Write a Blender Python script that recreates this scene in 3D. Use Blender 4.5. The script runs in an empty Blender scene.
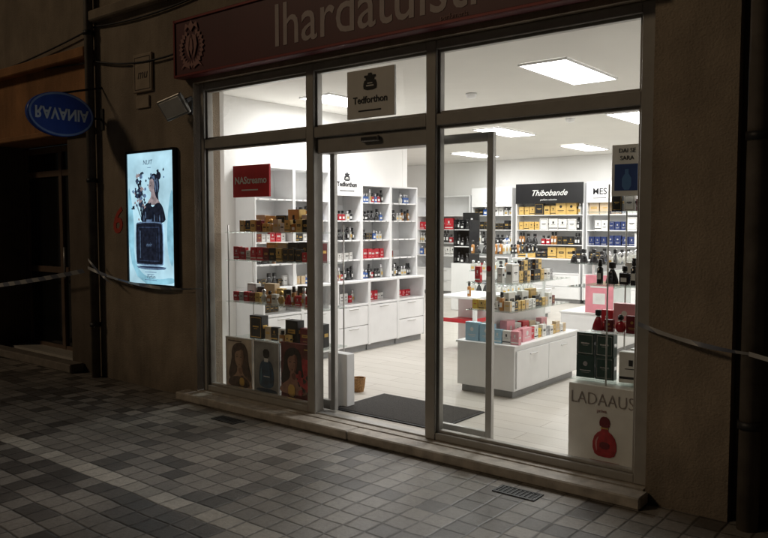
import bpy, bmesh, math, random
from mathutils import Matrix, Vector
random.seed(7)
S=bpy.context.scene
COL=S.collection
R=math.radians
# ------------------------------------------------------------------ materials
_m={}
def M(name,col,rough=.5,metal=0,var=.1,scale=9,bump=0,spec=.5,emis=None,es=1,trans=0,bscale=60,stain=0):
    if name in _m: return _m[name]
    m=bpy.data.materials.new(name); m.use_nodes=True
    nt=m.node_tree; N=nt.nodes; L=nt.links
    p=N['Principled BSDF']
    p.inputs['Roughness'].default_value=rough; p.inputs['Metallic'].default_value=metal
    p.inputs['Specular IOR Level'].default_value=spec
    tc=N.new('ShaderNodeTexCoord')
    nz=N.new('ShaderNodeTexNoise'); nz.inputs['Scale'].default_value=scale; nz.inputs['Detail'].default_value=4 if not stain else 7
    L.new(tc.outputs['Object'],nz.inputs['Vector'])
    mr=N.new('ShaderNodeMapRange'); mr.inputs[1].default_value=.3; mr.inputs[2].default_value=.7
    mr.inputs[3].default_value=1-var; mr.inputs[4].default_value=1+var
    L.new(nz.outputs['Fac'],mr.inputs[0])
    vm=N.new('ShaderNodeVectorMath'); vm.operation='SCALE'; vm.inputs[0].default_value=col[:3]
    L.new(mr.outputs[0],vm.inputs['Scale'])
    out=vm.outputs[0]
    if stain:
        n2=N.new('ShaderNodeTexNoise'); n2.inputs['Scale'].default_value=1.3; n2.inputs['Detail'].default_value=8; n2.inputs['Roughness'].default_value=.65
        mp=N.new('ShaderNodeMapping'); mp.inputs['Scale'].default_value=(2.2,2.2,.7)
        L.new(tc.outputs['Object'],mp.inputs['Vector']); L.new(mp.outputs[0],n2.inputs['Vector'])
        r2=N.new('ShaderNodeMapRange'); r2.inputs[1].default_value=.35; r2.inputs[2].default_value=.65; r2.inputs[3].default_value=1-stain; r2.inputs[4].default_value=1
        L.new(n2.outputs['Fac'],r2.inputs[0])
        v2=N.new('ShaderNodeVectorMath'); v2.operation='SCALE'; L.new(out,v2.inputs[0]); L.new(r2.outputs[0],v2.inputs['Scale'])
        sp=N.new('ShaderNodeSeparateXYZ'); L.new(tc.outputs['Object'],sp.inputs[0])
        ad=N.new('ShaderNodeMath'); ad.operation='MULTIPLY_ADD'; ad.inputs[1].default_value=.8; L.new(n2.outputs['Fac'],ad.inputs[0]); 
        sb=N.new('ShaderNodeMath'); sb.operation='SUBTRACT'; sb.inputs[1].default_value=.4; L.new(sp.outputs['Z'],sb.inputs[0]); L.new(sb.outputs[0],ad.inputs[2])
        r3=N.new('ShaderNodeMapRange'); r3.inputs[1].default_value=0; r3.inputs[2].default_value=.6; r3.inputs[3].default_value=.5; r3.inputs[4].default_value=1
        L.new(ad.outputs[0],r3.inputs[0])
        v3=N.new('ShaderNodeVectorMath'); v3.operation='SCALE'; L.new(v2.outputs[0],v3.inputs[0]); L.new(r3.outputs[0],v3.inputs['Scale'])
        out=v3.outputs[0]
    L.new(out,p.inputs['Base Color'])
    if bump:
        nb=N.new('ShaderNodeTexNoise'); nb.inputs['Scale'].default_value=bscale; nb.inputs['Detail'].default_value=5
        L.new(tc.outputs['Object'],nb.inputs['Vector'])
        b=N.new('ShaderNodeBump'); b.inputs['Strength'].default_value=bump; b.inputs['Distance'].default_value=.01
        L.new(nb.outputs['Fac'],b.inputs['Height']); L.new(b.outputs[0],p.inputs['Normal'])
    if emis:
        if name.startswith('lit_screen'):
            mx=N.new('ShaderNodeVectorMath'); mx.operation='SCALE'; mx.inputs[0].default_value=emis; L.new(mr.outputs[0],mx.inputs['Scale']); L.new(mx.outputs[0],p.inputs['Emission Color'])
            if name!='lit_screen_pale':
                try: m.cycles.emission_sampling='NONE'
                except Exception: pass
        else: p.inputs['Emission Color'].default_value=(*emis,1)
        p.inputs['Emission Strength'].default_value=es
    _m[name]=m; return m
def glass_mat(name,tint,gloss=.06):
    m=bpy.data.materials.new(name); m.use_nodes=True; nt=m.node_tree; N=nt.nodes; L=nt.links
    N.remove(N['Principled BSDF']); o=N['Material Output']
    t=N.new('ShaderNodeBsdfTransparent'); t.inputs[0].default_value=(*tint,1)
    g=N.new('ShaderNodeBsdfGlossy'); g.inputs['Roughness'].default_value=.03
    ge=N.new('ShaderNodeNewGeometry'); io=N.new('ShaderNodeMath'); io.operation='MULTIPLY_ADD'; io.inputs[1].default_value=-(1.45-1/1.45); io.inputs[2].default_value=1.45
    L.new(ge.outputs['Backfacing'],io.inputs[0])
    f=N.new('ShaderNodeFresnel'); L.new(io.outputs[0],f.inputs[0])
    nz=N.new('ShaderNodeTexNoise'); nz.inputs['Scale'].default_value=3; tc=N.new('ShaderNodeTexCoord'); L.new(tc.outputs['Object'],nz.inputs['Vector'])
    ma=N.new('ShaderNodeMath'); ma.operation='MULTIPLY_ADD'; ma.inputs[1].default_value=gloss*.5
    L.new(nz.outputs['Fac'],ma.inputs[0]); L.new(f.outputs[0],ma.inputs[2])
    mx=N.new('ShaderNodeMixShader'); L.new(ma.outputs[0],mx.inputs[0]); L.new(t.outputs[0],mx.inputs[1]); L.new(g.outputs[0],mx.inputs[2])
    L.new(mx.outputs[0],o.inputs[0]); return m
def paving():
    m=bpy.data.materials.new('paving_stone'); m.use_nodes=True; nt=m.node_tree; N=nt.nodes; L=nt.links; p=N['Principled BSDF']
    def math_(op,a,b=None,c=None):
        n=N.new('ShaderNodeMath'); n.operation=op
        for i,v in enumerate((a,b,c)):
            if v is None: continue
            if isinstance(v,(int,float)): n.inputs[i].default_value=v
            else: L.new(v,n.inputs[i])
        return n.outputs[0]
    tc=N.new('ShaderNodeTexCoord'); sp=N.new('ShaderNodeSeparateXYZ'); L.new(tc.outputs['Object'],sp.inputs[0])
    T=.136
    nw=N.new('ShaderNodeTexNoise'); nw.inputs['Scale'].default_value=2.5; L.new(tc.outputs['Object'],nw.inputs['Vector'])
    wob=math_('MULTIPLY_ADD',nw.outputs['Fac'],.04,-.02)
    gx=math_('DIVIDE',math_('ADD',sp.outputs['X'],wob),T); gy=math_('DIVIDE',math_('ADD',sp.outputs['Y'],wob),T)
    fx=math_('FLOOR',gx); fy=math_('FLOOR',gy)
    cx=math_('FRACT',gx); cy=math_('FRACT',gy)
    ex=math_('MINIMUM',cx,math_('SUBTRACT',1,cx)); ey=math_('MINIMUM',cy,math_('SUBTRACT',1,cy))
    nj=N.new('ShaderNodeTexNoise'); nj.inputs['Scale'].default_value=18; L.new(tc.outputs['Object'],nj.inputs['Vector'])
    e=math_('ADD',math_('MINIMUM',ex,ey),math_('MULTIPLY_ADD',nj.outputs['Fac'],.07,-.035))
    joint=N.new('ShaderNodeMapRange'); joint.inputs[1].default_value=.005; joint.inputs[2].default_value=.075; L.new(e,joint.inputs[0])
    cb=N.new('ShaderNodeCombineXYZ'); L.new(fx,cb.inputs[0]); L.new(fy,cb.inputs[1])
    wn=N.new('ShaderNodeTexWhiteNoise'); L.new(cb.outputs[0],wn.inputs['Vector'])
    mx_=math_('LESS_THAN',math_('FLOORED_MODULO',fx,8),1.5); my_=math_('LESS_THAN',math_('FLOORED_MODULO',math_('ADD',fy,1),8),1.5)
    both=math_('MAXIMUM',mx_,my_); inter=math_('MULTIPLY',mx_,my_)
    prob=math_('ADD',math_('MULTIPLY',both,.40),math_('MULTIPLY_ADD',inter,.38,.09))
    dark=math_('LESS_THAN',wn.outputs['Value'],prob)
    light=math_('LESS_THAN',math_('ABSOLUTE',math_('SUBTRACT',fy,17)),.5)
    wn2=N.new('ShaderNodeTexWhiteNoise'); wn2.noise_dimensions='4D'; wn2.inputs['W'].default_value=3.3; L.new(cb.outputs[0],wn2.inputs['Vector'])
    c1=N.new('ShaderNodeMix'); c1.data_type='RGBA'; c1.inputs[6].default_value=(.275,.25,.222,1); c1.inputs[7].default_value=(.125,.113,.102,1)
    L.new(dark,c1.inputs[0])
    c2=N.new('ShaderNodeMix'); c2.data_type='RGBA'; c2.inputs[7].default_value=(.54,.50,.44,1); L.new(math_('MULTIPLY',light,math_('MULTIPLY_ADD',wn2.outputs['Value'],.4,.6)),c2.inputs[0]); L.new(c1.outputs[2],c2.inputs[6])
    nz=N.new('ShaderNodeTexNoise'); nz.inputs['Scale'].default_value=1.1; nz.inputs['Detail'].default_value=9; nz.inputs['Roughness'].default_value=.7; L.new(tc.outputs['Object'],nz.inputs['Vector'])
    n3=N.new('ShaderNodeTexNoise'); n3.inputs['Scale'].default_value=40; n3.inputs['Detail'].default_value=7; n3.inputs['Roughness'].default_value=.7; L.new(tc.outputs['Object'],n3.inputs['Vector'])
    f=math_('MULTIPLY',math_('MULTIPLY_ADD',wn2.outputs['Value'],.38,.78),math_('MULTIPLY_ADD',nz.outputs['Fac'],1.5,.25))
    f=math_('MULTIPLY',f,math_('MULTIPLY_ADD',n3.outputs['Fac'],1.1,.45))
    f=math_('MULTIPLY',f,math_('MULTIPLY_ADD',joint.outputs[0],.62,.38))
    v=N.new('ShaderNodeVectorMath'); v.operation='SCALE'; L.new(c2.outputs[2],v.inputs[0]); L.new(f,v.inputs['Scale'])
    L.new(v.outputs[0],p.inputs['Base Color'])
    L.new(math_('MULTIPLY_ADD',nz.outputs['Fac'],.5,.20),p.inputs['Roughness'])
    h=math_('ADD',math_('MULTIPLY',joint.outputs[0],.6),math_('MULTIPLY_ADD',n3.outputs['Fac'],.35,math_('MULTIPLY',wn2.outputs['Value'],.3)))
    b=N.new('ShaderNodeBump'); b.inputs['Strength'].default_value=.7; b.inputs['Distance'].default_value=.006; L.new(h,b.inputs['Height']); L.new(b.outputs[0],p.inputs['Normal'])
    return m
def planks():
    m=bpy.data.materials.new('pale_wood_floor'); m.use_nodes=True; nt=m.node_tree; N=nt.nodes; L=nt.links; p=N['Principled BSDF']
    tc=N.new('ShaderNodeTexCoord'); br=N.new('ShaderNodeTexBrick'); L.new(tc.outputs['Object'],br.inputs['Vector'])
    br.inputs['Scale'].default_value=1; br.inputs['Brick Width'].default_value=1.2; br.inputs['Row Height'].default_value=.19; br.inputs['Mortar Size'].default_value=.003
    br.inputs['Color1'].default_value=(.58,.55,.50,1); br.inputs['Color2'].default_value=(.52,.49,.44,1); br.inputs['Mortar'].default_value=(.3,.26,.22,1)
    mp=N.new('ShaderNodeMapping'); mp.inputs['Scale'].default_value=(2,30,1); L.new(tc.outputs['Object'],mp.inputs[0])
    nz=N.new('ShaderNodeTexNoise'); nz.inputs['Scale'].default_value=2; nz.inputs['Detail'].default_value=6; L.new(mp.outputs[0],nz.inputs[0])
    mr=N.new('ShaderNodeMapRange'); mr.inputs[3].default_value=.85; mr.inputs[4].default_value=1.15; L.new(nz.outputs['Fac'],mr.inputs[0])
    v=N.new('ShaderNodeVectorMath'); v.operation='SCALE'; L.new(br.outputs['Color'],v.inputs[0]); L.new(mr.outputs[0],v.inputs['Scale'])
    L.new(v.outputs[0],p.inputs['Base Color']); p.inputs['Roughness'].default_value=.38
    return m
def stripes(name,c1,c2,per=.22):
    m=bpy.data.materials.new(name); m.use_nodes=True; nt=m.node_tree; N=nt.nodes; L=nt.links; p=N['Principled BSDF']
    tc=N.new('ShaderNodeTexCoord'); w=N.new('ShaderNodeTexWave'); w.bands_direction='DIAGONAL'; w.inputs['Scale'].default_value=.314/per*2; L.new(tc.outputs['Object'],w.inputs[0])
    cr=N.new('ShaderNodeValToRGB'); cr.color_ramp.interpolation='CONSTANT'; cr.color_ramp.elements[0].color=(*c1,1); cr.color_ramp.elements[1].position=.5; cr.color_ramp.elements[1].color=(*c2,1)
    L.new(w.outputs['Fac'],cr.inputs[0]); L.new(cr.outputs[0],p.inputs['Base Color']); p.inputs['Roughness'].default_value=.4
    return m

PLASTER=M('beige_plaster',(.39,.315,.235),.9,var=.12,scale=4,bump=.6,bscale=90,stain=.32)
PLASTER2=M('orange_plaster',(.52,.25,.10),.9,var=.12,scale=4,bump=.5,stain=.4)
PLASTER3=M('brown_render',(.17,.13,.095),.9,var=.15,scale=4,bump=.4,stain=.3)
COVER=M('meter_cover_paint',(.42,.335,.245),.8,var=.12,bump=.2)
PLINTH=M('stone_plinth',(.22,.19,.16),.8,var=.2,bump=.4)
SILL=M('threshold_stone',(.42,.375,.32),.55,var=.25,scale=14,bump=.25)
BRONZE=M('beige_grey_aluminium',(.36,.34,.31),.42,metal=.15,var=.08)
ALU=M('satin_aluminium',(.50,.49,.47),.35,metal=.5,var=.06)
DARKM=M('dark_metal',(.03,.03,.032),.5,metal=.4,var=.2)
PIPE=M('painted_pipe',(.12,.10,.08),.6,var=.3)
WHITE=M('white_laminate',(.82,.82,.82),.38,var=.025)
WALLW=M('white_wall_paint',(.82,.81,.79),.85,var=.035,scale=2)
CEIL=M('ceiling_paint',(.76,.74,.70),.9,var=.03,scale=2)
GREYK=M('grey_kickboard',(.25,.25,.25),.5)
PANEL=M('lit_light_panel',(.9,.9,.9),.5,emis=(1,.99,.975),es=34,var=.01)
BLACK=M('black_gloss',(.012,.012,.014),.25)
BLACKM=M('black_matt',(.02,.02,.022),.7)
MAROON=M('maroon_sign_panel',(.11,.016,.020),.45,var=.12,scale=3)
LETTER=M('pale_letter',(.50,.41,.39),.5)
LETTERD=M('dim_pink_letter',(.36,.17,.15),.5)
CARD=M('pale_card',(.80,.78,.73),.7,var=.04)
REDC=M('red_card',(.62,.02,.03),.5)
WHITEP=M('white_print',(.8,.8,.78),.6)
REDP=M('red_print',(.55,.02,.03),.5)
BLUEP=M('blue_enamel',(.035,.10,.50),.35)
GOLDF=M('gold_foil',(.70,.46,.14),.3,metal=.8)
SILVER=M('silver_foil',(.7,.7,.72),.25,metal=.9)
MATM=M('door_mat_fibre',(.055,.05,.046),.95,var=.35,scale=120,bump=1,bscale=250)
WICK=M('wicker',(.36,.19,.07),.7,var=.4,scale=90,bump=1,bscale=120)
CYAN=M('lit_screen',(.3,.4,.45),.4,emis=(.24,.52,.66),es=.9,var=.35,scale=7)
CYANW=M('lit_screen_pale',(.4,.4,.45),.4,emis=(.42,.68,.80),es=.95,var=.22,scale=5)
INK=M('lit_screen_dark',(.01,.012,.02),.4,emis=(.007,.010,.02),es=1,var=.5,scale=30)
INK2=M('lit_screen_dark_blue',(.02,.03,.05),.4,emis=(.02,.032,.065),es=1,var=.6,scale=30)
INK3=M('lit_screen_mid_blue',(.08,.12,.2),.4,emis=(.10,.16,.26),es=1,var=.4,scale=30)
SKIN=M('lit_screen_skin',(.3,.2,.17),.5,emis=(.36,.30,.32),es=.7,var=.35,scale=25)
GLASS=glass_mat('clear_window_glass',(.97,.98,.97),.03)
GSHELF=glass_mat('glass_shelf_material',(.94,.98,.96),.25)
DGLASS=M('dark_glass',(.012,.012,.012),.08,spec=.8)
PAVE=paving(); WOOD=planks()
TAPE=stripes('barrier_tape',(.50,.50,.50),(.20,.22,.28),.3)
NAVYC=M('navy_card',(.02,.06,.22),.5)
PINK=M('pink_card',(.80,.30,.36),.5)
OUTL=M('dark_outline',(.07,.05,.04),.7)
# ------------------------------------------------------------------ mesh helpers
def bx(bm,x0,x1,y0,y1,z0,z1,mi=0,bv=0,seg=1):
    g=bmesh.ops.create_cube(bm,size=1,matrix=Matrix.Translation(((x0+x1)/2,(y0+y1)/2,(z0+z1)/2))@Matrix.Diagonal((x1-x0,y1-y0,z1-z0,1)))
    vs=g['verts']; fs=set(f for v in vs for f in v.link_faces)
    for f in fs: f.material_index=mi
    if bv:
        es=list(set(e for v in vs for e in v.link_edges))
        bmesh.ops.bevel(bm,geom=es,offset=bv,segments=seg,affect='EDGES',profile=.5)
def cyl(bm,r1,r2,p0,p1,mi=0,seg=16):
    p0=Vector(p0);p1=Vector(p1);d=p1-p0
    q=Vector((0,0,1)).rotation_difference(d.normalized()).to_matrix().to_4x4()
    g=bmesh.ops.create_cone(bm,cap_ends=True,segments=seg,radius1=r1,radius2=r2,depth=d.length,matrix=Matrix.Translation((p0+p1)/2)@q)
    fs=set(f for v in g['verts'] for f in v.link_faces)
    for f in fs:
        f.material_index=mi
        if len(f.verts)==4: f.smooth=True
def lathe(bm,prof,mi=0,seg=20,sx=1,sy=1,cx=0,cy=0):
    rings=[]
    for r,z in prof:
        rings.append([bm.verts.new((cx+r*sx*math.cos(2*math.pi*i/seg),cy+r*sy*math.sin(2*math.pi*i/seg),z)) for i in range(seg)])
    for a,b in zip(rings,rings[1:]):
        for i in range(seg):
            f=bm.faces.new((a[i],a[(i+1)%seg],b[(i+1)%seg],b[i])); f.material_index=mi; f.smooth=True
    f=bm.faces.new(rings[0][::-1]); f.material_index=mi
    f=bm.faces.new(rings[-1]); f.material_index=mi
def poly(bm,pts,y,mi=0,th=.002):
    a=[bm.verts.new((x,y,z)) for x,z in pts]; b=[bm.verts.new((x,y+th,z)) for x,z in pts]
    n=len(pts)
    area=sum(pts[i][0]*pts[(i+1)%n][1]-pts[(i+1)%n][0]*pts[i][1] for i in range(n))
    if area<0: a=a[::-1]; b=b[::-1]
    fs=[bm.faces.new(a),bm.faces.new(b[::-1])]
    for i in range(n): fs.append(bm.faces.new((a[i],b[i],b[(i+1)%n],a[(i+1)%n])))
    for f in fs: f.material_index=mi
def ell(cx,cz,rx,rz,n=24,a0=0): return [(cx+rx*math.cos(a0+2*math.pi*i/n),cz+rz*math.sin(a0+2*math.pi*i/n)) for i in range(n)]
def rough_ell(cx,cz,rx,rz,seed,n=26,j=.18):
    q=random.Random(seed); return [(cx+rx*(1+q.uniform(-j,j))*math.cos(2*math.pi*i/n),cz+rz*(1+q.uniform(-j,j))*math.sin(2*math.pi*i/n)) for i in range(n)]
def smooth(pts,it=2,closed=True):
    for _ in range(it):
        o=[]; n=len(pts)
        for i in range(n):
            a=pts[i];b=pts[(i+1)%n]
            o+= [(a[0]*.75+b[0]*.25,a[1]*.75+b[1]*.25),(a[0]*.25+b[0]*.75,a[1]*.25+b[1]*.75)]
        pts=o
    return pts
def mesh(bm,name,mats):
    me=bpy.data.meshes.new(name); bm.normal_update(); bm.to_mesh(me); bm.free()
    for m in mats: me.materials.append(m)
    return me
def ob(name,me,parent=None,loc=(0,0,0),rot=(0,0,0),label=None,cat=None,group=None,kind=None):
    o=bpy.data.objects.new(name,me); COL.objects.link(o)
    o.location=loc; o.rotation_euler=rot
    if parent: o.parent=parent
    if label: o['label']=label
    if cat: o['category']=cat
    if group: o['group']=group
    if kind: o['kind']=kind
    return o
def build(name,fn,mats,**k):
    bm=bmesh.new(); fn(bm); return ob(name,mesh(bm,name,mats),**k)
def text_me(s,size,ext=.002,shear=0,mat=None,align='CENTER',sx=1,bold=0):
    c=bpy.data.curves.new('t','FONT'); c.body=s; c.size=size; c.extrude=ext; c.shear=shear; c.align_x=align; c.align_y='BOTTOM_BASELINE'; c.offset=bold
    c.resolution_u=3
    o=bpy.data.objects.new('t',c); COL.objects.link(o); bpy.context.view_layer.update()
    dg=bpy.context.evaluated_depsgraph_get()
    me=bpy.data.meshes.new_from_object(o.evaluated_get(dg)); bpy.data.objects.remove(o); 
    me.transform(Matrix.Diagonal((sx,1,1,1)))
    me.materials.clear(); me.materials.append(mat); return me
def lettering(s,size,mat,parent,loc,facing='-y',**k):
    nm=k.pop('name','lettering')
    return ob(nm,text_me(s,size,mat=mat,**k),parent=parent,loc=loc,rot={'-y':(R(90),0,0),'+x':(R(90),0,R(90))}[facing])
def pane_me(x0,x1,z0,z1):
    bm=bmesh.new(); bm.faces.new([bm.verts.new(p) for p in ((x0,0,z0),(x1,0,z0),(x1,0,z1),(x0,0,z1))]); return mesh(bm,'pane',[GLASS])
# ------------------------------------------------------------------ ground
bm=bmesh.new()
vs=[bm.verts.new(p) for p in ((-150,-150,0),(150,-150,0),(150,150,0),(-150,150,0))]; bm.faces.new(vs)
ob('pavement',mesh(bm,'pavement',[PAVE]),kind='structure',label='grey patterned square stone paving of the street',cat='pavement')
# ------------------------------------------------------------------ shop building
XL,XR,FY=-5.22,-1.385,4.06
XB=-6.78
shop=ob('shop_building',None,label='beige plastered shop building with lit glazed storefront at night',cat='building')
def f(bm):
    bx(bm,XB,XL-.02,3.96,4.24,0,7); bx(bm,XR+.01,-.96,3.96,4.24,0,7)
    bx(bm,XL-.02,XR+.01,3.96,4.24,2.68,7)
build('wall',f,[PLASTER],parent=shop)
build('cornice',lambda bm:bx(bm,XB,-.96,3.88,3.958,3.42,3.52,0,.012),[PLASTER],parent=shop)
def f(bm):
    bx(bm,-10,-5.80,7.6,7.7,.07,2.75); bx(bm,-5.90,-5.80,4.242,7.598,.07,2.75)
    bx(bm,-10.1,-10.002,7.6,13.1,.07,2.75); bx(bm,-10,-1.2,13,13.1,.07,2.75); bx(bm,-1.2,-1.1,4.242,13.1,.07,2.75)
    bx(bm,-5.79,-5.26,4.242,4.30,.07,2.75)
build('interior_wall',f,[WALLW],parent=shop)
build('ceiling',lambda bm:bx(bm,-10.1,-1.1,4.242,13.1,2.752,2.9),[CEIL],parent=shop)
build('floor',lambda bm:bx(bm,-10.1,-1.1,4.102,13.1,.0,.07),[WOOD],parent=shop)
build('threshold',lambda bm:(bx(bm,XL-.015,XR,3.957,4.10,.002,.072,0),bx(bm,XL-.14,-3.4,3.82,3.954,.002,.068,0,.008),bx(bm,-3.396,XR+.03,3.82,3.954,.002,.067,0,.008)),[SILL],parent=shop)
def window(x0,x1,z0,z1,fr=.035,label=None,y=FY):
    w=ob('window',None,parent=shop,loc=((x0+x1)/2,y,z0)); 
    W=(x1-x0)/2;H=z1-z0
    def g(bm):
        bx(bm,-W,-W+fr,-.025,.025,0,H,0,.003); bx(bm,W-fr,W,-.025,.025,0,H,0,.003)
        bx(bm,-W+fr,W-fr,-.022,.022,H-fr,H,0,.003); bx(bm,-W+fr,W-fr,-.022,.022,0,fr,0,.003)
    build('frame',g,[BRONZE],parent=w)
    ob('pane',pane_me(-W+fr,W-fr,fr,H-fr),parent=w)
    return w
def f(bm):
    for a,b in ((XL,-5.165),(-3.965,-3.885),(-2.87,-2.79),(-1.46,XR)): bx(bm,a,b,FY-.05,FY+.05,.073,2.678,0,.005)
    for a,b in ((-5.165,-3.965),(-3.885,-2.87),(-2.79,-1.46)):
        bx(bm,a,b,FY-.045,FY+.045,2.62,2.678,0,.004); bx(bm,a,b,FY-.045,FY+.045,2.135,2.21,0,.004)
    bx(bm,-5.165,-3.965,FY-.045,FY+.045,.073,.12,0,.004); bx(bm,-2.79,-1.46,FY-.045,FY+.045,.073,.12,0,.004)
build('storefront_frame',f,[BRONZE],parent=shop)
window(-5.165,-3.965,.12,2.135,.018); window(-2.79,-1.46,.12,2.135,.018)
for a,b in ((-5.165,-3.965),(-3.885,-2.87),(-2.79,-1.46)): window(a,b,2.21,2.62,.018)
build('door_operator',lambda bm:(bx(bm,-3.885,-2.87,FY-.02,FY+.12,2.02,2.133,0,.006),bx(bm,-3.43,-3.27,FY-.055,FY-.022,2.07,2.11,1,.008)),[BRONZE,BLACKM],parent=shop)
build('door_track',lambda bm:bx(bm,-3.885,-2.87,FY-.03,FY+.04,.073,.082,0,.002),[ALU],parent=shop)
def door(x0,x1,sticker):
    d=ob('sliding_door',None,parent=shop,loc=((x0+x1)/2,FY+.10,.085)); W=(x1-x0)/2;H=2.0
    def g(bm):
        s=.045
        bx(bm,-W,-W+s,-.02,.02,0,H,0,.004); bx(bm,W-s,W,-.02,.02,0,H,0,.004)
        bx(bm,-W+s,W-s,-.018,.018,H-.06,H,0,.003); bx(bm,-W+s,W-s,-.018,.018,0,.07,0,.003)
    build('frame',g,[ALU],parent=d)
    ob('pane',pane_me(-W+.045,W-.045,.07,H-.06),parent=d)
    if sticker: build('sticker',lambda bm:(poly(bm,ell(W-.023,1.13,.018,.018,16),-.0225,0,.001),poly(bm,[(W-.038,.98),(W-.008,.98),(W-.008,1.08),(W-.038,1.08)],-.0225,1,.001)),[REDP,CARD],parent=d)
door(-4.05,-3.80,0); door(-2.90,-2.44,1)
# ------------------------------------------------------------------ fascia sign
sg=ob('shop_sign',None,loc=(-3.55,3.955,2.715),label='long dark maroon shop fascia sign with pale letters',cat='sign')
TRIM=M('sign_trim',(.24,.035,.03),.4,metal=.2)
def f(bm):
    bx(bm,-1.77,2.16,-.10,0,0,.47,0,.006)
    for z in (-.001,.447): bx(bm,-1.78,2.17,-.112,-.101,z,z+.022,1,.003)
    bx(bm,-1.788,-1.771,-.112,0,-.001,.471,1)
build('panel',f,[MAROON,TRIM],parent=sg)
lettering('lhardatuistr',.44,LETTER,sg,(.33,-.1015,.085),ext=.0012,bold=.002,sx=.90)
def f(bm):
    for i in range(24):
        a=2*math.pi*i/24; c,s=math.cos(a),math.sin(a)
        if i in (5,6,7): continue
        poly(bm,[(.105*c,.22+.105*s),(.14*c-.02*s,.22+.14*s+.02*c),(.165*c,.22+.165*s),(.135*c+.02*s,.22+.135*s-.02*c)],-.110-.0002*(i%2))
    poly(bm,[(-.07,.42),(-.09,.36),(-.04,.39),(0,.35),(.04,.39),(.09,.36),(.07,.42),(.03,.40),(0,.44),(-.03,.40)],-.1125)
    for s in (1,-1):
        poly(bm,[(s*.01,.33),(s*.06,.31),(s*.075,.24),(s*.05,.17),(s*.015,.13),(s*.035,.20),(s*.03,.26)],-.1115)
        poly(bm,[(s*.08,.12),(s*.14,.06),(s*.09,.08),(s*.02,.05),(s*.03,.09)],-.1105)
    poly(bm,rough_ell(0,.24,.022,.07,4,14,.3),-.1135)
build('emblem',f,[LETTERD],parent=sg,loc=(-1.55,0,0))
lettering('perfumeria',.045,LETTERD,sg,(1.0,-.103,.03),ext=.001)
# ------------------------------------------------------------------ neighbour
nb=ob('neighbouring_building',None,label='brown and orange rendered building with dark recessed entrance',cat='building')
def f(bm):
    bx(bm,-7.34,XB-.002,3.98,4.4,0,2.40,1); bx(bm,-9.45,-9.0,3.98,4.4,0,2.40,1); bx(bm,-14,-11.1,3.98,4.4,0,2.4,1)
    bx(bm,-14,XB-.002,3.97,4.4,2.402,3.2); bx(bm,-14,XB-.002,3.98,4.4,3.202,7,2)
    bx(bm,-14,-7.3,5.3,5.4,0,2.4,1)
build('wall',f,[PLASTER2,PLASTER3,PLASTER],parent=nb)
build('cornice',lambda bm:(bx(bm,-14,XB-.002,3.86,3.968,3.10,3.2,0,.01),bx(bm,-14,XB-.002,3.91,3.968,2.40,2.46,0,.01)),[PLASTER2],parent=nb)
build('doorstep',lambda bm:(bx(bm,-9.2,-7.1,3.82,3.975,.002,.09,0,.01)),[PLINTH],parent=nb)
for x0,x1 in ((-9.0,-7.34),(-11.1,-9.45)):
    d=ob('door',None,parent=nb,loc=((x0+x1)/2,4.36,.04)); W=(x1-x0)/2
    def g(bm):
        for x in (-W,-.03,W-.07): bx(bm,x,x+.07,-.03,.03,0,2.34,0,.004)
        for z in (0,.9,2.0,2.27): 
            bx(bm,-W+.07,-.03,-.025,.025,z,z+.07,0,.003); bx(bm,.04,W-.07,-.025,.025,z,z+.07,0,.003)
    build('frame',g,[M('dark_brown_frame',(.14,.09,.06),.45)],parent=d)
    build('pane',lambda bm:bx(bm,-W+.02,W-.02,-.002,.004,.02,2.32),[DGLASS],parent=d)
    build('notice',lambda bm:(bx(bm,.25,.48,-.012,-.006,1.2,1.5),bx(bm,.3,.45,-.012,-.006,.98,1.14)),[M('dull_paper',(.24,.18,.14),.8)],parent=d)
    build('handle',lambda bm:cyl(bm,.012,.012,(.12,-.06,.85),(.12,-.06,1.2)),[ALU],parent=d)
nr=ob('neighbouring_building',None,label='dark plain rendered building beside the shop pillar',cat='building')
build('wall',lambda bm:bx(bm,-.958,6,4.03,4.4,0,7),[PLASTER3],parent=nr)
build('plinth',lambda bm:bx(bm,-.76,6,4.0,4.029,0,.35,0,.006),[PLINTH],parent=nr)
def pipe(x,y,r,label):
    p=ob('drainpipe',None,loc=(x,y,0),label=label,cat='pipe',group='drainpipes on the facade')
    build('tube',lambda bm:cyl(bm,r,r,(0,0,.0),(0,0,6.9),seg=20),[PIPE],parent=p)
    for z in (.5,1.9,3.3): build('bracket',lambda bm:(cyl(bm,r+.008,r+.008,(0,0,z),(0,0,z+.04),seg=20),bx(bm,-.012,.012,r,r+.02,z,z+.04)),[DARKM],parent=p)
    return p
pipe(-6.75,3.90,.042,'dark brown drainpipe where two facades meet')
pipe(-.86,3.93,.05,'dark drainpipe beside the plastered pillar')
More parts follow.
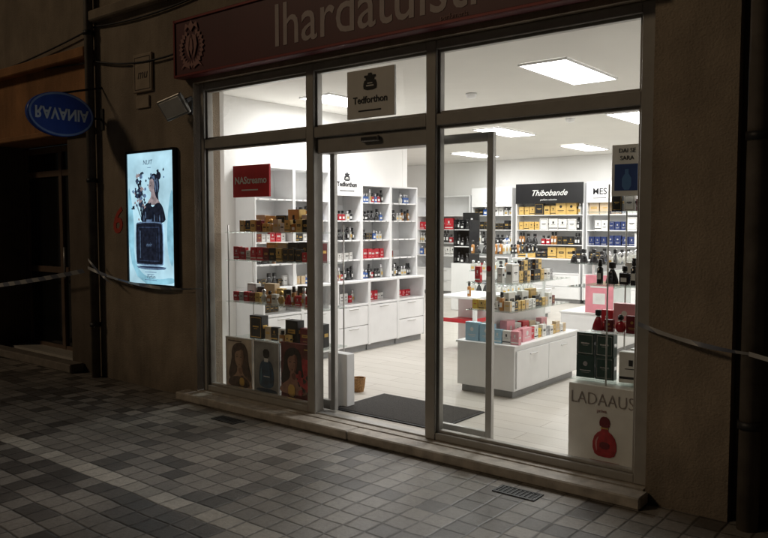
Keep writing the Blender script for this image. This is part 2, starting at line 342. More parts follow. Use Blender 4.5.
# ------------------------------------------------------------------ lit display case
lb=ob('lit_display_case',None,loc=(-5.83,3.957,.94),label='illuminated pale blue advertising display with black frame on plaster wall',cat='display screen')
lb.scale=(1,.55,1)
def f(bm):
    W=.37;H=1.22;t=.022
    bx(bm,-W,-W+t,-.08,0,0,H,0,.004);bx(bm,W-t,W,-.08,0,0,H,0,.004);bx(bm,-W+t,W-t,-.078,0,0,t,0);bx(bm,-W+t,W-t,-.078,0,H-t,H,0)
    bx(bm,-W+t,W-t,-.03,-.002,t,H-t)
build('frame',f,[BLACK],parent=lb)
build('screen',lambda bm:bx(bm,-.346,.346,-.06,-.031,.023,1.197),[CYANW],parent=lb)
def f(bm):
    q=random.Random(3)
    poly(bm,smooth([(-.346,.023),(-.346,.95),(-.29,.8),(-.25,.5),(-.27,.25),(-.15,.10),(.1,.06),(.346,.10),(.346,.023)]),-.0612,0,.001)
    poly(bm,smooth([(.346,.9),(.346,.15),(.26,.25),(.24,.5),(.29,.8)]),-.0616,0,.001)
    poly(bm,smooth([(.02,1.0),(.09,1.01),(.14,.96),(.15,.88),(.12,.82),(.14,.74),(.09,.70),(.05,.78),(.02,.90),(-.01,.94)]),-.0635,1,.001)
    poly(bm,ell(.135,.985,.035,.035,16),-.0639,1,.001)
    for i in range(6): poly(bm,smooth([(.03+.018*i,.99-.006*i),(.045+.018*i,.985-.006*i),(.07+.014*i,.84),(.06+.014*i,.84)]),-.0652,2 if i%2 else 4,.0006)
    poly(bm,smooth([(.0,.955),(.05,.965),(.075,.92),(.065,.865),(.03,.835),(.005,.85),(-.012,.885),(-.018,.895),(-.008,.91)]),-.066,3,.001)
    poly(bm,smooth([(.02,.86),(.07,.88),(.085,.80),(.14,.765),(.16,.73),(-.05,.73),(-.02,.77),(.02,.80)]),-.0655,3,.001)
    poly(bm,smooth([(.0,.90),(.018,.905),(.02,.897),(.003,.895)]),-.0668,1,.0006); poly(bm,smooth([(-.005,.860),(.012,.864),(.008,.853)]),-.0668,2,.0006)
    poly(bm,smooth([(-.06,.745),(.0,.75),(.04,.70),(.10,.75),(.17,.745),(.22,.66),(.24,.56),(-.16,.56),(-.12,.68)]),-.067,1,.001)
    for i in range(8): poly(bm,smooth([(-.10+.04*i,.58),(-.095+.04*i,.66+.01*(i%3)),(-.085+.04*i,.58)]),-.068,2 if i%2 else 4,.0006)
    poly(bm,smooth([(-.06,.73),(-.10,.68),(-.14,.74),(-.15,.80),(-.13,.80),(-.10,.74),(-.06,.70)]),-.0685,3,.001)
    for i in range(60):
        x=-.14+q.gauss(0,.06); z=.82+q.gauss(0,.10); r=q.uniform(.008,.024)
        if z>1.05: continue
        poly(bm,rough_ell(x,z,r,r,i,11,.4),-.069-.0001*i,q.choice((1,1,1,2,2,4,3)),.0008)
        if i%4==0: poly(bm,[(x-.003,z),(x+.003,z),(-.13,.60),(-.135,.60)],-.0625,1,.0006)
    for i in range(14):
        x=.06+q.gauss(0,.08); z=.98+q.gauss(0,.03); r=q.uniform(.008,.018)
        poly(bm,rough_ell(x,z,r,r,i+70,11,.4),-.0672-.0001*i,q.choice((1,1,2,4)),.0006)
    poly(bm,smooth([(-.20,.19),(.18,.19),(.20,.21),(.20,.55),(.17,.58),(-.19,.58),(-.22,.55),(-.22,.21)],1),-.0765,4,.0008)
    poly(bm,smooth([(-.19,.20),(.17,.20),(.19,.22),(.19,.54),(.16,.57),(-.18,.57),(-.21,.54),(-.21,.22)],1),-.0775,1,.0008)
    poly(bm,[(-.175,.225),(.145,.225),(.145,.535),(-.175,.535)],-.0785,2,.0008); poly(bm,[(-.165,.235),(.135,.235),(.135,.525),(-.165,.525)],-.0795,1,.0008)
    poly(bm,[(-.15,.25),(-.143,.25),(-.143,.50),(-.15,.50)],-.0805,4,.0008); poly(bm,[(.10,.25),(.107,.25),(.107,.48),(.10,.48)],-.0805,2,.0008)
    poly(bm,[(-.05,.57),(.03,.57),(.03,.60),(-.05,.60)],-.0788,4,.0008); poly(bm,smooth([(-.07,.60),(.05,.60),(.05,.68),(-.07,.68)],1),-.0798,1,.0008); poly(bm,[(-.06,.61),(-.052,.61),(-.052,.67),(-.06,.67)],-.081,4,.0008)
    poly(bm,smooth([(-.24,.185),(.24,.185),(.20,.15),(-.18,.15)],1),-.0645,4,.0008); poly(bm,smooth([(-.2,.18),(.2,.18),(.16,.165),(-.14,.165)],1),-.0656,2,.0008)
    for z,w in ((1.06,.03),(.125,.10),(.105,.06),(.055,.10)): poly(bm,[(-w,z),(w*.8,z),(w*.8,z+.005),(-w,z+.005)],-.0645,4,.0008)
build('picture',f,[CYAN,INK,INK2,SKIN,INK3],parent=lb)
lettering('NUIT',.06,INK2,lb,(-.03,-.0625,1.09),ext=.0005,shear=.2)
lettering('noir',.05,INK3,lb,(-.01,-.0815,.36),ext=.0004,shear=.2)
lettering('Parfum',.045,INK2,lb,(0,-.0655,.072),ext=.0005,shear=.2)
# ------------------------------------------------------------------ oval blade sign
os_=ob('oval_projecting_sign',None,loc=(-6.64,3.96,2.50),label='blue oval projecting sign with white lettering on wall bracket',cat='sign')
OC=-.42
def f(bm):
    n=48
    a=[bm.verts.new((.03,OC+.31*math.cos(2*math.pi*i/n),.20*math.sin(2*math.pi*i/n))) for i in range(n)]
    b=[bm.verts.new((-.03,OC+.31*math.cos(2*math.pi*i/n),.20*math.sin(2*math.pi*i/n))) for i in range(n)]
    bm.faces.new(a); bm.faces.new(b[::-1])
    for i in range(n): q=bm.faces.new((a[i],b[i],b[(i+1)%n],a[(i+1)%n])); q.smooth=True
build('panel',f,[BLUEP],parent=os_)
def f(bm):
    n=48
    for s in (.0315,-.0315):
        o=[bm.verts.new((s,OC+.305*math.cos(2*math.pi*i/n),.195*math.sin(2*math.pi*i/n))) for i in range(n)]
        q=[bm.verts.new((s,OC+.288*math.cos(2*math.pi*i/n),.178*math.sin(2*math.pi*i/n))) for i in range(n)]
        for i in range(n): bm.faces.new((o[i],o[(i+1)%n],q[(i+1)%n],q[i]))
build('border',f,[M('blue_border',(.30,.42,.70),.4)],parent=os_)
me=text_me('RAVANIA',.145,mat=M('sign_white',(.85,.86,.88),.5),bold=.004,sx=.83); me.transform(Matrix.Diagonal((1,-1,1,1))); me.flip_normals()
ob('lettering',me,parent=os_,loc=(.033,OC,.05),rot=(R(90),0,R(90)))
build('bracket',lambda bm:(cyl(bm,.012,.012,(0,-.12,.0),(0,0,.0)),bx(bm,-.03,.03,-.012,0,-.1,.1),cyl(bm,.01,.01,(0,-.5,.17),(0,0,.3))),[DARKM],parent=os_)
# floodlight
fl=ob('wall_floodlight',None,loc=(-5.27,3.96,2.48),label='unlit silvery rectangular floodlight on bracket beside shop window',cat='lamp')
build('bracket',lambda bm:(bx(bm,-.03,.03,-.012,0,-.06,.06),cyl(bm,.012,.012,(0,0,0),(-.0,-.08,.0))),[DARKM],parent=fl)
FR=dict(loc=(0,-.15,.0),rot=(R(30),R(-14),R(12)))
build('yoke',lambda bm:(bx(bm,-.138,-.13,-.02,.06,-.015,.015),bx(bm,.13,.138,-.02,.06,-.015,.015),bx(bm,-.138,.138,.061,.069,-.015,.015)),[DARKM],parent=fl,**FR)
def f(bm):
    bx(bm,-.128,.128,-.05,-.015,-.09,.09,0,.012,3); bx(bm,-.10,.10,-.014,.03,-.06,.06,0,.012,2)
    for i in range(7): bx(bm,-.09+i*.027,-.084+i*.027,.031,.05,-.05,.05)
build('housing',f,[M('grey_lamp_housing',(.34,.33,.31),.35,metal=.4)],parent=fl,**FR)
build('lens',lambda bm:bx(bm,-.108,.108,-.056,-.0505,-.07,.07,0,.002),[M('lamp_lens',(.70,.68,.63),.12)],parent=fl,**FR)
mb=ob('meter_box',None,loc=(-5.93,3.956,2.60),label='wall coloured meter box with plate below on plaster wall',cat='utility box')
def f(bm):
    bx(bm,-.14,.14,-.022,0,.08,.42,0,.006); bx(bm,-.12,.08,-.014,0,-.06,.05,0,.004)
    for a in ((-.12,.12,.10,.108),(-.12,.12,.385,.393)): bx(bm,a[0],a[1],-.0235,-.0221,a[2],a[3],1)
    for x in (-.12,.112): bx(bm,x,x+.008,-.0235,-.0221,.108,.385,1)
build('cover',f,[COVER,OUTL],parent=mb)
lettering('mu',.12,OUTL,mb,(0,-.0235,.20),shear=.3,name='graffiti',ext=.0008)
lettering('6',.34,M('red_spray',(.62,.07,.045),.7),shop,(-6.42,3.957,1.42),name='graffiti',shear=.2,bold=.006)
def tube_path(name,pts,r,mat,**k):
    bm=bmesh.new(); n=8; rings=[]
    P=[Vector(p) for p in pts]
    for i,p in enumerate(P):
        d=(P[min(i+1,len(P)-1)]-P[max(i-1,0)]).normalized()
        u=d.cross(Vector((0,1,0.01))).normalized(); v=d.cross(u)
        rings.append([bm.verts.new(p+r*(math.cos(2*math.pi*j/n)*u+math.sin(2*math.pi*j/n)*v)) for j in range(n)])
    for a,b in zip(rings,rings[1:]):
        for j in range(n): q=bm.faces.new((a[j],a[(j+1)%n],b[(j+1)%n],b[j])); q.smooth=True
    return ob(name,mesh(bm,name,[mat]),**k)
def sag(a,b,s,n=20): 
    a=Vector(a);b=Vector(b); return [a.lerp(b,i/n)-Vector((0,0,s*4*(i/n)*(1-i/n))) for i in range(n+1)]
for a,b,s in (((-12,3.93,3.75),(-6.7,3.93,3.05),.12),((-6.7,3.93,3.05),(-5.4,3.93,2.95),.05),((-12,3.94,3.3),(-6.7,3.94,3.38),.15),((-6.7,3.94,3.38),(-5.1,3.94,3.38),.04)):
    tube_path('cable',sag(a,b,s),.009,DARKM,label='thin black cable sagging along the facade',cat='cable',group='cables along the facade')
def ribbon(pts,w,label,tw=0):
    bm=bmesh.new(); prev=None
    n=len(pts)
    for i,p in enumerate(pts):
        p=Vector(p); a=tw*math.sin(i/n*5)
        up=Vector((0,math.sin(a),math.cos(a)))*w/2
        c=(bm.verts.new(p-up),bm.verts.new(p+up))
        if prev: q=bm.faces.new((prev[0],c[0],c[1],prev[1])); q.smooth=True
        prev=c
    return ob('barrier_tape',mesh(bm,'barrier_tape',[TAPE]),label=label,cat='barrier tape',group='barrier tape strung along the facade')
ribbon(sag((-11,3.80,.62),(-6.76,3.80,1.05),.05,30),.045,'striped plastic barrier tape sagging towards drainpipe',.5)
ribbon(sag((-6.74,3.83,1.08),(-5.12,3.93,.96),.07,30),.028,'twisted barrier tape across wall below lit display',1.2)
ribbon(sag((-6.74,3.835,1.16),(-6.3,3.85,.92),.02,10),.02,'loose end of barrier tape by drainpipe',1.)
ribbon(sag((-1.42,3.93,.97),(-.86,3.86,.88),.02,24),.024,'striped barrier tape tied across the pillar',.8)
ribbon(sag((-.86,3.86,.88),(1.2,3.86,.75),.08,20),.022,'striped barrier tape continuing past the drainpipe',.6)
def grate(x,y,w,d):
    g=ob('drain_grate',None,loc=(x,y,0),label='small dark metal drain grate set in paving',cat='drain',group='drain grates in the paving')
    build('frame',lambda bm:(bx(bm,-w/2,w/2,-d/2,-d/2+.015,.001,.006),bx(bm,-w/2,w/2,d/2-.015,d/2,.001,.006),bx(bm,-w/2,-w/2+.015,-d/2+.015,d/2-.015,.001,.006),bx(bm,w/2-.015,w/2,-d/2+.015,d/2-.015,.001,.006),bx(bm,-w/2+.015,w/2-.015,-d/2+.015,d/2-.015,.0005,.002,1)),[DARKM,BLACKM],parent=g)
    def q(bm):
        n=int(w/.025)
        for i in range(1,n): bx(bm,-w/2+i*w/n-.005,-w/2+i*w/n+.005,-d/2+.016,d/2-.016,.002,.005)
    build('bars',q,[DARKM],parent=g)
grate(-1.98,3.66,.26,.12); grate(-4.47,3.66,.26,.12)
# ------------------------------------------------------------------ ceiling lights
for x,y in ((-2.7,5.8),(-5.12,5.8),(-3.2,8.75),(-5.12,9.0),(-7.2,9.0),(-3.0,11.6),(-5.12,11.6),(-7.2,11.6)):
    o=ob('ceiling_light',None,loc=(x,y,2.75),label='rectangular lit white panel lamp recessed in shop ceiling',cat='ceiling lamp',group='panel lamps in the shop ceiling')
    bm=bmesh.new(); bm.faces.new([bm.verts.new(p) for p in ((-.19,-.49,-.008),(-.19,.49,-.008),(.19,.49,-.008),(.19,-.49,-.008))])
    ob('panel',mesh(bm,'panel',[PANEL]),parent=o)
    build('frame',lambda bm:(bx(bm,-.205,-.191,-.505,.505,-.018,0),bx(bm,.191,.205,-.505,.505,-.018,0),bx(bm,-.19,.19,-.505,-.491,-.018,0),bx(bm,-.19,.19,.491,.505,-.018,0)),[WHITE],parent=o)
for x,y in ((-3.9,6.2),(-3.9,8.4),(-2.2,7.4)):
    build('smoke_detector',lambda bm:lathe(bm,[(.02,-.045),(.045,-.035),(.055,-.01),(.055,0)]),[WHITE],loc=(x,y,2.75),label='small round white smoke detector on ceiling',cat='smoke detector',group='smoke detectors')
# ------------------------------------------------------------------ products
BC={'black':((.012,.012,.014),'gold',GOLDF),'red':((.55,.015,.03),'white',WHITEP),'white':((.78,.77,.74),'black',BLACKM),'gold':((.66,.44,.14),'black',BLACKM),
 'pink':((.78,.35,.40),'white',WHITEP),'dark_green':((.03,.07,.06),'silver',SILVER),'light_blue':((.38,.62,.78),'white',WHITEP),'beige':((.60,.47,.32),'gold',GOLDF),
 'navy':((.015,.03,.12),'silver',SILVER),'wine':((.16,.012,.02),'gold',GOLDF),'yellow':((.75,.55,.08),'red',REDP),'grey':((.30,.30,.31),'silver',SILVER)}
SZ={'s':(.062,.04,.085),'m':(.075,.045,.115),'t':(.058,.045,.15),'l':(.125,.06,.15),'w':(.17,.07,.12),'x':(.15,.08,.20)}
_bx={}
def boxme(c,s,v):
    if (c,s,v) in _bx: return _bx[c,s,v]
    w,d,h=SZ[s]
    base=M('carton_'+c,BC[c][0],.35,var=.06,scale=20); band=BC[c][2]
    def g(bm):
        bx(bm,-w/2,w/2,-d/2,d/2,0,h,0,.0015)
        for s_ in (1,-1):
            y0,y1=(-d/2-.0008,-d/2-.0002) if s_==1 else (d/2+.0002,d/2+.0008)
            if v==0:
                bx(bm,-w*.30,w*.30,y0,y1,h*.44,h*.62,1); bx(bm,-w*.2,w*.2,y0-.0005,y1,h*.52,h*.545,0); bx(bm,-w*.2,w*.2,y0,y1,h*.2,h*.22,1)
            elif v==1:
                bx(bm,-w*.49,w*.49,y0,y1,h*.12,h*.20,1); bx(bm,-w*.09,w*.09,y0,y1,h*.55,h*.75,1); bx(bm,-w*.25,w*.25,y0,y1,h*.44,h*.465,1)
            elif v==2:
                poly(bm,ell(0,h*.62,w*.13,w*.13,12),y0,1,.0006); bx(bm,-w*.3,w*.3,y0,y1,h*.30,h*.34,1); bx(bm,-w*.22,w*.22,y0,y1,h*.22,h*.24,1)
            else:
                bx(bm,-w*.42,w*.42,y0,y1,h*.90,h*.92,1); bx(bm,-w*.42,w*.42,y0,y1,h*.07,h*.09,1); bx(bm,-w*.42,-w*.40,y0,y1,h*.09,h*.90,1); bx(bm,w*.40,w*.42,y0,y1,h*.09,h*.90,1); bx(bm,-w*.24,w*.24,y0,y1,h*.5,h*.56,1); bx(bm,-w*.15,w*.15,y0,y1,h*.43,h*.45,1)
        for x in (-w/2-.0007,w/2+.0001): bx(bm,x,x+.0006,-d*.3,d*.3,h*.45,h*.6,1)
    bm=bmesh.new(); g(bm); _bx[c,s,v]=mesh(bm,'perfume_box',[base,band]); return _bx[c,s,v]
LQ={'amber':(.42,.18,.04),'black':(.012,.012,.015),'red':(.40,.012,.025),'clear':(.62,.62,.58),'pink':(.75,.35,.38),'blue':(.04,.12,.4),'gold':(.55,.36,.12)}
_bt={}
def bottleme(kind,c):
    if (kind,c) in _bt: return _bt[kind,c]
    mat=M('bottle_'+c,LQ[c],.06,spec=.8,var=.15,scale=30)
    bm=bmesh.new(); cm=bmesh.new()
    if kind=='square': w,h=.06,.075; bx(bm,-w/2,w/2,-.018,.018,0,h,0,.006,2); cyl(bm,.011,.011,(0,0,h-.001),(0,0,h+.01),2,12); bx(bm,-w*.3,w*.3,-.0188,-.0182,h*.25,h*.6,1); cyl(cm,.016,.016,(0,0,h+.009),(0,0,h+.04),0,16)
    elif kind=='round': w,h=.07,.075; lathe(bm,[(.018,0),(.03,.012),(.036,.036),(.028,.062),(.012,.075)],sy=.6); cyl(bm,.011,.011,(0,0,h-.001),(0,0,h+.008),2,12); lathe(cm,[(.012,h+.007),(.02,h+.018),(.018,h+.034),(.006,h+.044)])
    elif kind=='tall': w,h=.04,.11; lathe(bm,[(.02,0),(.021,.004),(.021,.1),(.012,.11)]); bx(bm,-.012,.012,-.0235,-.0205,.03,.07,1); cyl(bm,.01,.01,(0,0,h-.001),(0,0,h+.006),2,12); cyl(cm,.015,.014,(0,0,h+.005),(0,0,h+.05),0,16)
    else: w,h=.08,.09; lathe(bm,[(.03,0),(.042,.004),(.038,.03),(.024,.07),(.013,.09)],sy=.5); cyl(bm,.012,.012,(0,0,h-.001),(0,0,h+.008),2,12); bx(cm,-.018,.018,-.014,.014,h+.007,h+.045,0,.004)
    capm=GOLDF if c in('gold','pink') else (SILVER if c in('blue','clear') else BLACK)
    _bt[kind,c]=(mesh(bm,'perfume_bottle',[mat,WHITEP if c!='clear' else GOLDF,SILVER]),mesh(cm,'cap',[capm]),w,h+.045)
    return _bt[kind,c]
CN={'dark_green':'dark green','light_blue':'light blue','wine':'wine red'}
SN={'s':'small','m':'upright','t':'slim','l':'large','w':'wide','x':'tall'}
vr=random.Random(77)
nbx=[0]
def put_box(mt,x,y,z,c,s,where,sc=1,rz=0):
    nbx[0]+=1
    if nbx[0]>300: return
    o=ob('perfume_box',boxme(c,s,vr.choice((0,1,2,3)))); o.matrix_world=mt@Matrix.Translation((x,y,z))@Matrix.Rotation(rz,4,'Z')@Matrix.Scale(sc,4)
    o['label']=f"{SN[s]} {CN.get(c,c)} perfume carton with {BC[c][1]} print on {where}"; o['category']='perfume box'; o['group']='perfume cartons on '+where
def put_bottle(mt,x,y,z,k,c,where,sc=1,rz=0):
    b,cp,w,h=bottleme(k,c)
    o=ob('perfume_bottle',b); o.matrix_world=mt@Matrix.Translation((x,y,z))@Matrix.Rotation(rz,4,'Z')@Matrix.Scale(sc,4)
    ob('cap',cp,parent=o)
    o['label']=f"{k} {c} perfume bottle with cap on {where}"; o['category']='perfume bottle'; o['group']='perfume bottles on '+where
def row(mt,x0,x1,y,z,items,where,rr,sc=1,gap=.012,stack=0,skip=0):
    x=x0
    while True:
        it=rr.choice(items); s=sc*rr.uniform(.90,1.10)
        w=(SZ[it[2]][0] if it[0]=='b' else bottleme(it[1],it[2])[2])*s
        if x+w>x1:
            if x+.045*sc>x1: break
            if x1-x<.06*sc: break
            it=('g','tall',rr.choice(('black','clear','amber'))); s=sc; w=.04*s
            if x+w>x1: break
            put_bottle(mt,x+w/2,y,z,it[1],it[2],where,s,0); x+=w+gap; continue
        if rr.random()<skip: x+=w*rr.uniform(.5,1.2); continue
        rep=rr.choice((1,2,2,3)) if it[0]=='b' else rr.choice((1,1,2))
        for k in range(rep):
            if x+w>x1: break
            yy=y+rr.uniform(-.008,.008); rz=rr.uniform(-.08,.08)
            if it[0]=='b':
                put_box(mt,x+w/2,yy,z,it[1],it[2],where,s,rz)
                if rr.random()<stack: put_box(mt,x+w/2+rr.uniform(-.01,.01),yy,z+SZ[it[2]][2]*s+.0005,it[1],it[2],where,s,rz+rr.uniform(-.1,.1))
            else: put_bottle(mt,x+w/2,yy,z,it[1],it[2],where,s,rz)
            x+=w+gap*rr.uniform(.3,1.8)
later=[]
def unit(loc,rz,w,d,h,shelves,base=.8,niche=(.54,.77),header=None,label='',group=None,drawers=2,fill=None,where='',seed=1,sc=1,hh=.25,name='display_shelf',skip=.06,gap=.012):
    u=ob(name,None,loc=loc,rot=(0,0,rz),label=label,cat='display shelf',group=group); t=.018; sd=d*.72
    def g(bm):
        bx(bm,0,t,-d if base==0 else -sd,0,base,h,0,.001); bx(bm,w-t,w,-sd,0,base,h,0,.001); bx(bm,t,w-t,-.012,0,base,h-.001); bx(bm,t,w-t,-sd,-.0125,h-t,h-.0005)
    build('carcass',g,[WHITE],parent=u)
    q=random.Random(seed)
    def sh(bm,z):
        bx(bm,t+.001,w-t-.001,-sd+.01,-.013,z-.015,z,0,.001)
        x=t+.02
        while x<w-.08 and rz:
            bx(bm,x,x+.028,-sd+.0085,-sd+.0098,z-.0145,z-.001,1); x+=q.uniform(.08,.16)
    for z in shelves: build('shelf',lambda bm:sh(bm,z),[WHITE,M('shelf_ticket',(.45,.45,.45),.6)],parent=u)
    if base:
        bc=ob('base_cabinet',None,parent=u)
        def g(bm):
            bx(bm,0,t,-d,0,.07,base-.002); bx(bm,w-t,w,-d,0,.07,base-.002); bx(bm,t,w-t,-d+.002,0,base-.022,base-.002,0,.001)
            bx(bm,t,w-t,-.012,0,.07,base-.023); bx(bm,t,w-t,-d+.002,-.0125,niche[0]-.02,niche[0]); bx(bm,.01,w-.01,-d+.05,-.01,0,.069,1)
            bx(bm,t,w-t,-d+.025,-.0125,.07,niche[0]-.021)
        build('carcass',g,[WHITE,GREYK],parent=bc)
        n=drawers; H=niche[0]-.02-.08
        for i in range(n):
            z0=.08+i*H/n; z1=z0+H/n-.008
            build('drawer',lambda bm:(bx(bm,t+.004,w-t-.004,-d+.003,-d+.0245,z0,z1,0,.002),bx(bm,w*.35,w*.65,-d-.006,-d+.002,z1-.03,z1-.018,1,.002)),[WHITE,ALU],parent=bc)
    if header:
        txt,bg,fg,shear,tx,ts=header
        build('header_panel',lambda bm:bx(bm,.002,w-.002,-sd-.012,-sd-.001,h-hh,h+.01,0,.002),[bg],parent=u)
        lettering(txt,hh*ts,fg,u,(w*tx,-sd-.015,h-hh*.60),shear=shear,ext=.001,bold=.002)
        if txt=='Tedforthon': jar(u,(w/2,-sd-.0135,h-hh*.22),.34*hh,fg)
        if bg is BLACK: lettering('parfums selection',hh*.13,fg,u,(w*.5,-sd-.015,h-hh*.85),shear=.2,ext=.001)
        else: build('strapline',lambda bm:bx(bm,w*tx-.12,w*tx+.12,-sd-.0145,-sd-.0125,h-hh*.80,h-hh*.77),[fg],parent=u)
    if fill:
        def go():
            mt=Matrix.Translation(loc)@Matrix.Rotation(rz,4,'Z'); rr=random.Random(seed)
            levels=([niche[0]] if base else [])+([base] if base else [])+list(shelves)
            for k,(z,items) in enumerate(zip(levels,fill)):
                if items:
                    row(mt,t+.01,w-t-.004,-sd*.66,z+.001,items,where,rr,sc,skip=skip,stack=0,gap=gap)
        later.append(go)
    return u
def jar(parent,loc,s,mat):
    def g(bm):
        poly(bm,smooth([(-.50*s,-.45*s),(.50*s,-.45*s),(.56*s,-.1*s),(.42*s,.22*s),(-.42*s,.22*s),(-.56*s,-.1*s)],1),0)
        poly(bm,[(-.34*s,.2*s),(.34*s,.2*s),(.34*s,.32*s),(-.34*s,.32*s)],-.0006)
        poly(bm,[(-.46*s,.32*s),(.46*s,.32*s),(.46*s,.46*s),(-.46*s,.46*s)],-.0012); poly(bm,[(-.18*s,.46*s),(.18*s,.46*s),(.12*s,.6*s),(-.12*s,.6*s)],-.0012)
        poly(bm,[(-.30*s,-.22*s),(.30*s,-.22*s),(.30*s,-.14*s),(-.30*s,-.14*s)],-.0012,1); poly(bm,[(-.2*s,-.06*s),(.2*s,-.06*s),(.2*s,.0*s),(-.2*s,.0*s)],-.0012,1)
    build('emblem',g,[mat,CARD],parent=parent,loc=loc)
G=lambda *a:[('g',k,c) for k,c in a]
B=lambda *a:[('b',c,s) for c,s in a]
darkb=G(('square','black'),('tall','black'),('round','amber'),('tall','clear'))+B(('black','s'),('black','m'),('white','s'),('black','m'))
mixb=B(('white','s'),('black','s'),('beige','s'),('white','m'))+G(('round','clear'),('square','clear'),('flask','black'),('square','blue'))
redb=B(('red','m'),('red','s'),('wine','s'),('white','s'),('red','m'))
yel=B(('yellow','m'),('yellow','s'),('red','s'),('white','m'))
dk=G(('square','black'),('flask','black'),('tall','black'),('tall','clear'),('square','blue'),('square','clear'),('square','red'),('tall','amber'))
fills=[
 [mixb,mixb,dk,redb,None,None],
 [B(('white','m'),('beige','s')),mixb,dk,mixb,dk,None],
 [B(('white','m'),('red','s')),dk,mixb,dk,dk],
 [redb,dk,redb,mixb,dk,dk],
 [yel,dk,redb,redb,dk,mixb]]
for i in range(5):
    hd=('Tedforthon',WHITE,BLACKM,0,.5,.27) if i==2 else None
    unit((-5.797,4.87+i*.532,.07),R(90),.53,.4,2.0 if i<3 else 1.88,[1.03,1.25,1.47] if i==2 else [1.03,1.25,1.47,1.68],header=hd,
      label='white shelf bay with '+('printed header panel and ' if hd else '')+'perfume rows and drawers',group='shelf bays along the shop side wall',
      fill=fills[i],where='wall shelf bay',seed=20+i,sc=.92,drawers=1 if i%2 else 2,hh=.26,gap=.004,skip=.0)
backl='white shelf bay against the rear shop wall'
bk=[[None,mixb,dk,B(('red','m'),('red','l')),None],[None,B(('gold','l'),('black','m')),dk+B(('black','m')),B(('gold','l'),('white','l'),('gold','m')),B(('gold','l'),('black','l'),('gold','m'))],[redb,None,dk,darkb,mixb],[None,mixb,B(('white','l'),('navy','m')),B(('navy','m'),('white','m'),('white','l')),B(('white','l'),('beige','l'))]]
for x,w,h,hd,fi in ((-9.3,1.3,2.0,None,0),(-7.95,.9,2.12,('Nilo',WHITE,BLACKM,0,.5,.3),2),(-6.97,1.36,2.17,('Thibobande',BLACK,WHITEP,.4,.5,.42),1),(-5.56,1.1,2.17,('MES',WHITE,BLACKM,0,.23,.42),3),(-4.4,1.1,2.12,None,None)):
    unit((x,12.99,.07),0,w,.42,h,[1.05,1.32,1.60],header=hd,label=backl+(' with printed header' if hd else ''),group='shelf bays along the rear wall',fill=bk[fi] if fi is not None else None,where='rear shelf bay',seed=int(-x*10),sc=1.45,hh=.36,drawers=2,skip=.03)
st=ob('display_stand',None,loc=(-6.75,10.6,.07),label='narrow dark perfume stand on white base inside shop',cat='display stand')
build('base',lambda bm:bx(bm,-.18,.18,-.18,.18,0,.78,0,.006),[WHITE],parent=st)
build('body',lambda bm:(bx(bm,-.16,.16,.14,.17,.781,1.62,0,.004),bx(bm,-.16,-.145,-.14,.14,.781,1.5),bx(bm,.145,.16,-.14,.14,.781,1.5)),[BLACK],parent=st)
for z in (1.06,1.34): build('shelf',lambda bm:bx(bm,-.144,.144,-.14,.139,z-.012,z,0,.001),[WHITE],parent=st)
def island(x0,x1,y0,y1,levels,label,bh=.44):
    u=ob('display_island',None,loc=(x0,y0,.07),label=label,cat='display island',group='white display islands'); W=x1-x0; D=y1-y0
    def g(bm):
        bx(bm,.03,W-.03,.03,D-.03,0,.06,1); bx(bm,0,W,0,D,.061,bh-.02,0,.003); bx(bm,-.012,W+.012,-.012,D+.012,bh-.019,bh,0,.003)
    build('base',g,[WHITE,GREYK],parent=u)
    n=2
    for i in range(n):
        build('drawer',lambda bm:(bx(bm,W+.001,W+.012,.02+i*(D-.04)/n+.004,.02+(i+1)*(D-.04)/n-.004,.08,bh-.05,0,.002),bx(bm,W+.012,W+.024,.02+(i+.5)*(D-.04)/n-.06,.02+(i+.5)*(D-.04)/n+.06,bh-.10,bh-.09,1,.002)),[WHITE,ALU],parent=u)
    def g(bm):
        top=levels[-1]-.003
        for y in (.14,D-.14): 
            bx(bm,W/2-.012,W/2+.012,y-.012,y+.012,bh,top,0,.002)
        bx(bm,W/2-.009,W/2+.009,.152,D-.152,bh,top-.1)
    build('spine',g,[WHITE],parent=u)
    for z in levels: build('glass_shelf',lambda bm:bx(bm,.05,W-.05,.05,D-.05,z-.003,z+.005,0,.001),[GSHELF],parent=u)
    return u
island(-3.50,-2.95,5.37,6.57,[.70,.93],'white low display island with drawers and glass tiers')
mtx=lambda x,y,z: Matrix.Translation((x,y,z))@Matrix.Rotation(R(90),4,'Z')
isl='display island'
z0=.07+.441
_KB=('square','round','tall','flask')
def seq(mt,x,y,z,lst,where,sc=1,gap=.008):
    q=random.Random(len(lst)+int(z*100))
    for it in lst:
        if isinstance(it,(int,float)): x+=it; continue
        s=sc*q.uniform(.95,1.05)
        if it[0] in _KB:
            w=bottleme(*it)[2]*s; put_bottle(mt,x+w/2,y,z,it[0],it[1],where,s,q.uniform(-.06,.06))
        else:
            w=SZ[it[1]][0]*s; put_box(mt,x+w/2,y+q.uniform(-.005,.005),z,it[0],it[1],where,s,q.uniform(-.06,.06))
        x+=w+gap
I0=Matrix.Translation((-3.5,5.37,0))
seq(I0,.06,.06,z0,[('light_blue','l'),('light_blue','l'),('light_blue','m'),('white','m'),('pink','m')],isl,1.0)
seq(mtx(-3.02,5.47,0),.02,0,z0,[('pink','m'),('pink','w'),('red','m'),('white','m'),('yellow','s'),('white','m'),('grey','s'),('white','s'),('gold','s'),('beige','m'),('white','s'),('beige','s')],isl,.95,.008)
seq(mtx(-3.14,5.47,0),.06,0,z0,[('pink','x'),('white','l'),('red','l'),('beige','l'),('white','m'),('pink','l')],isl,.9,.02)
seq(I0,.08,.12,.776,[('yellow','s'),('gold','s'),('yellow','s'),('white','s'),('tall','amber'),('beige','s')],isl,.95)
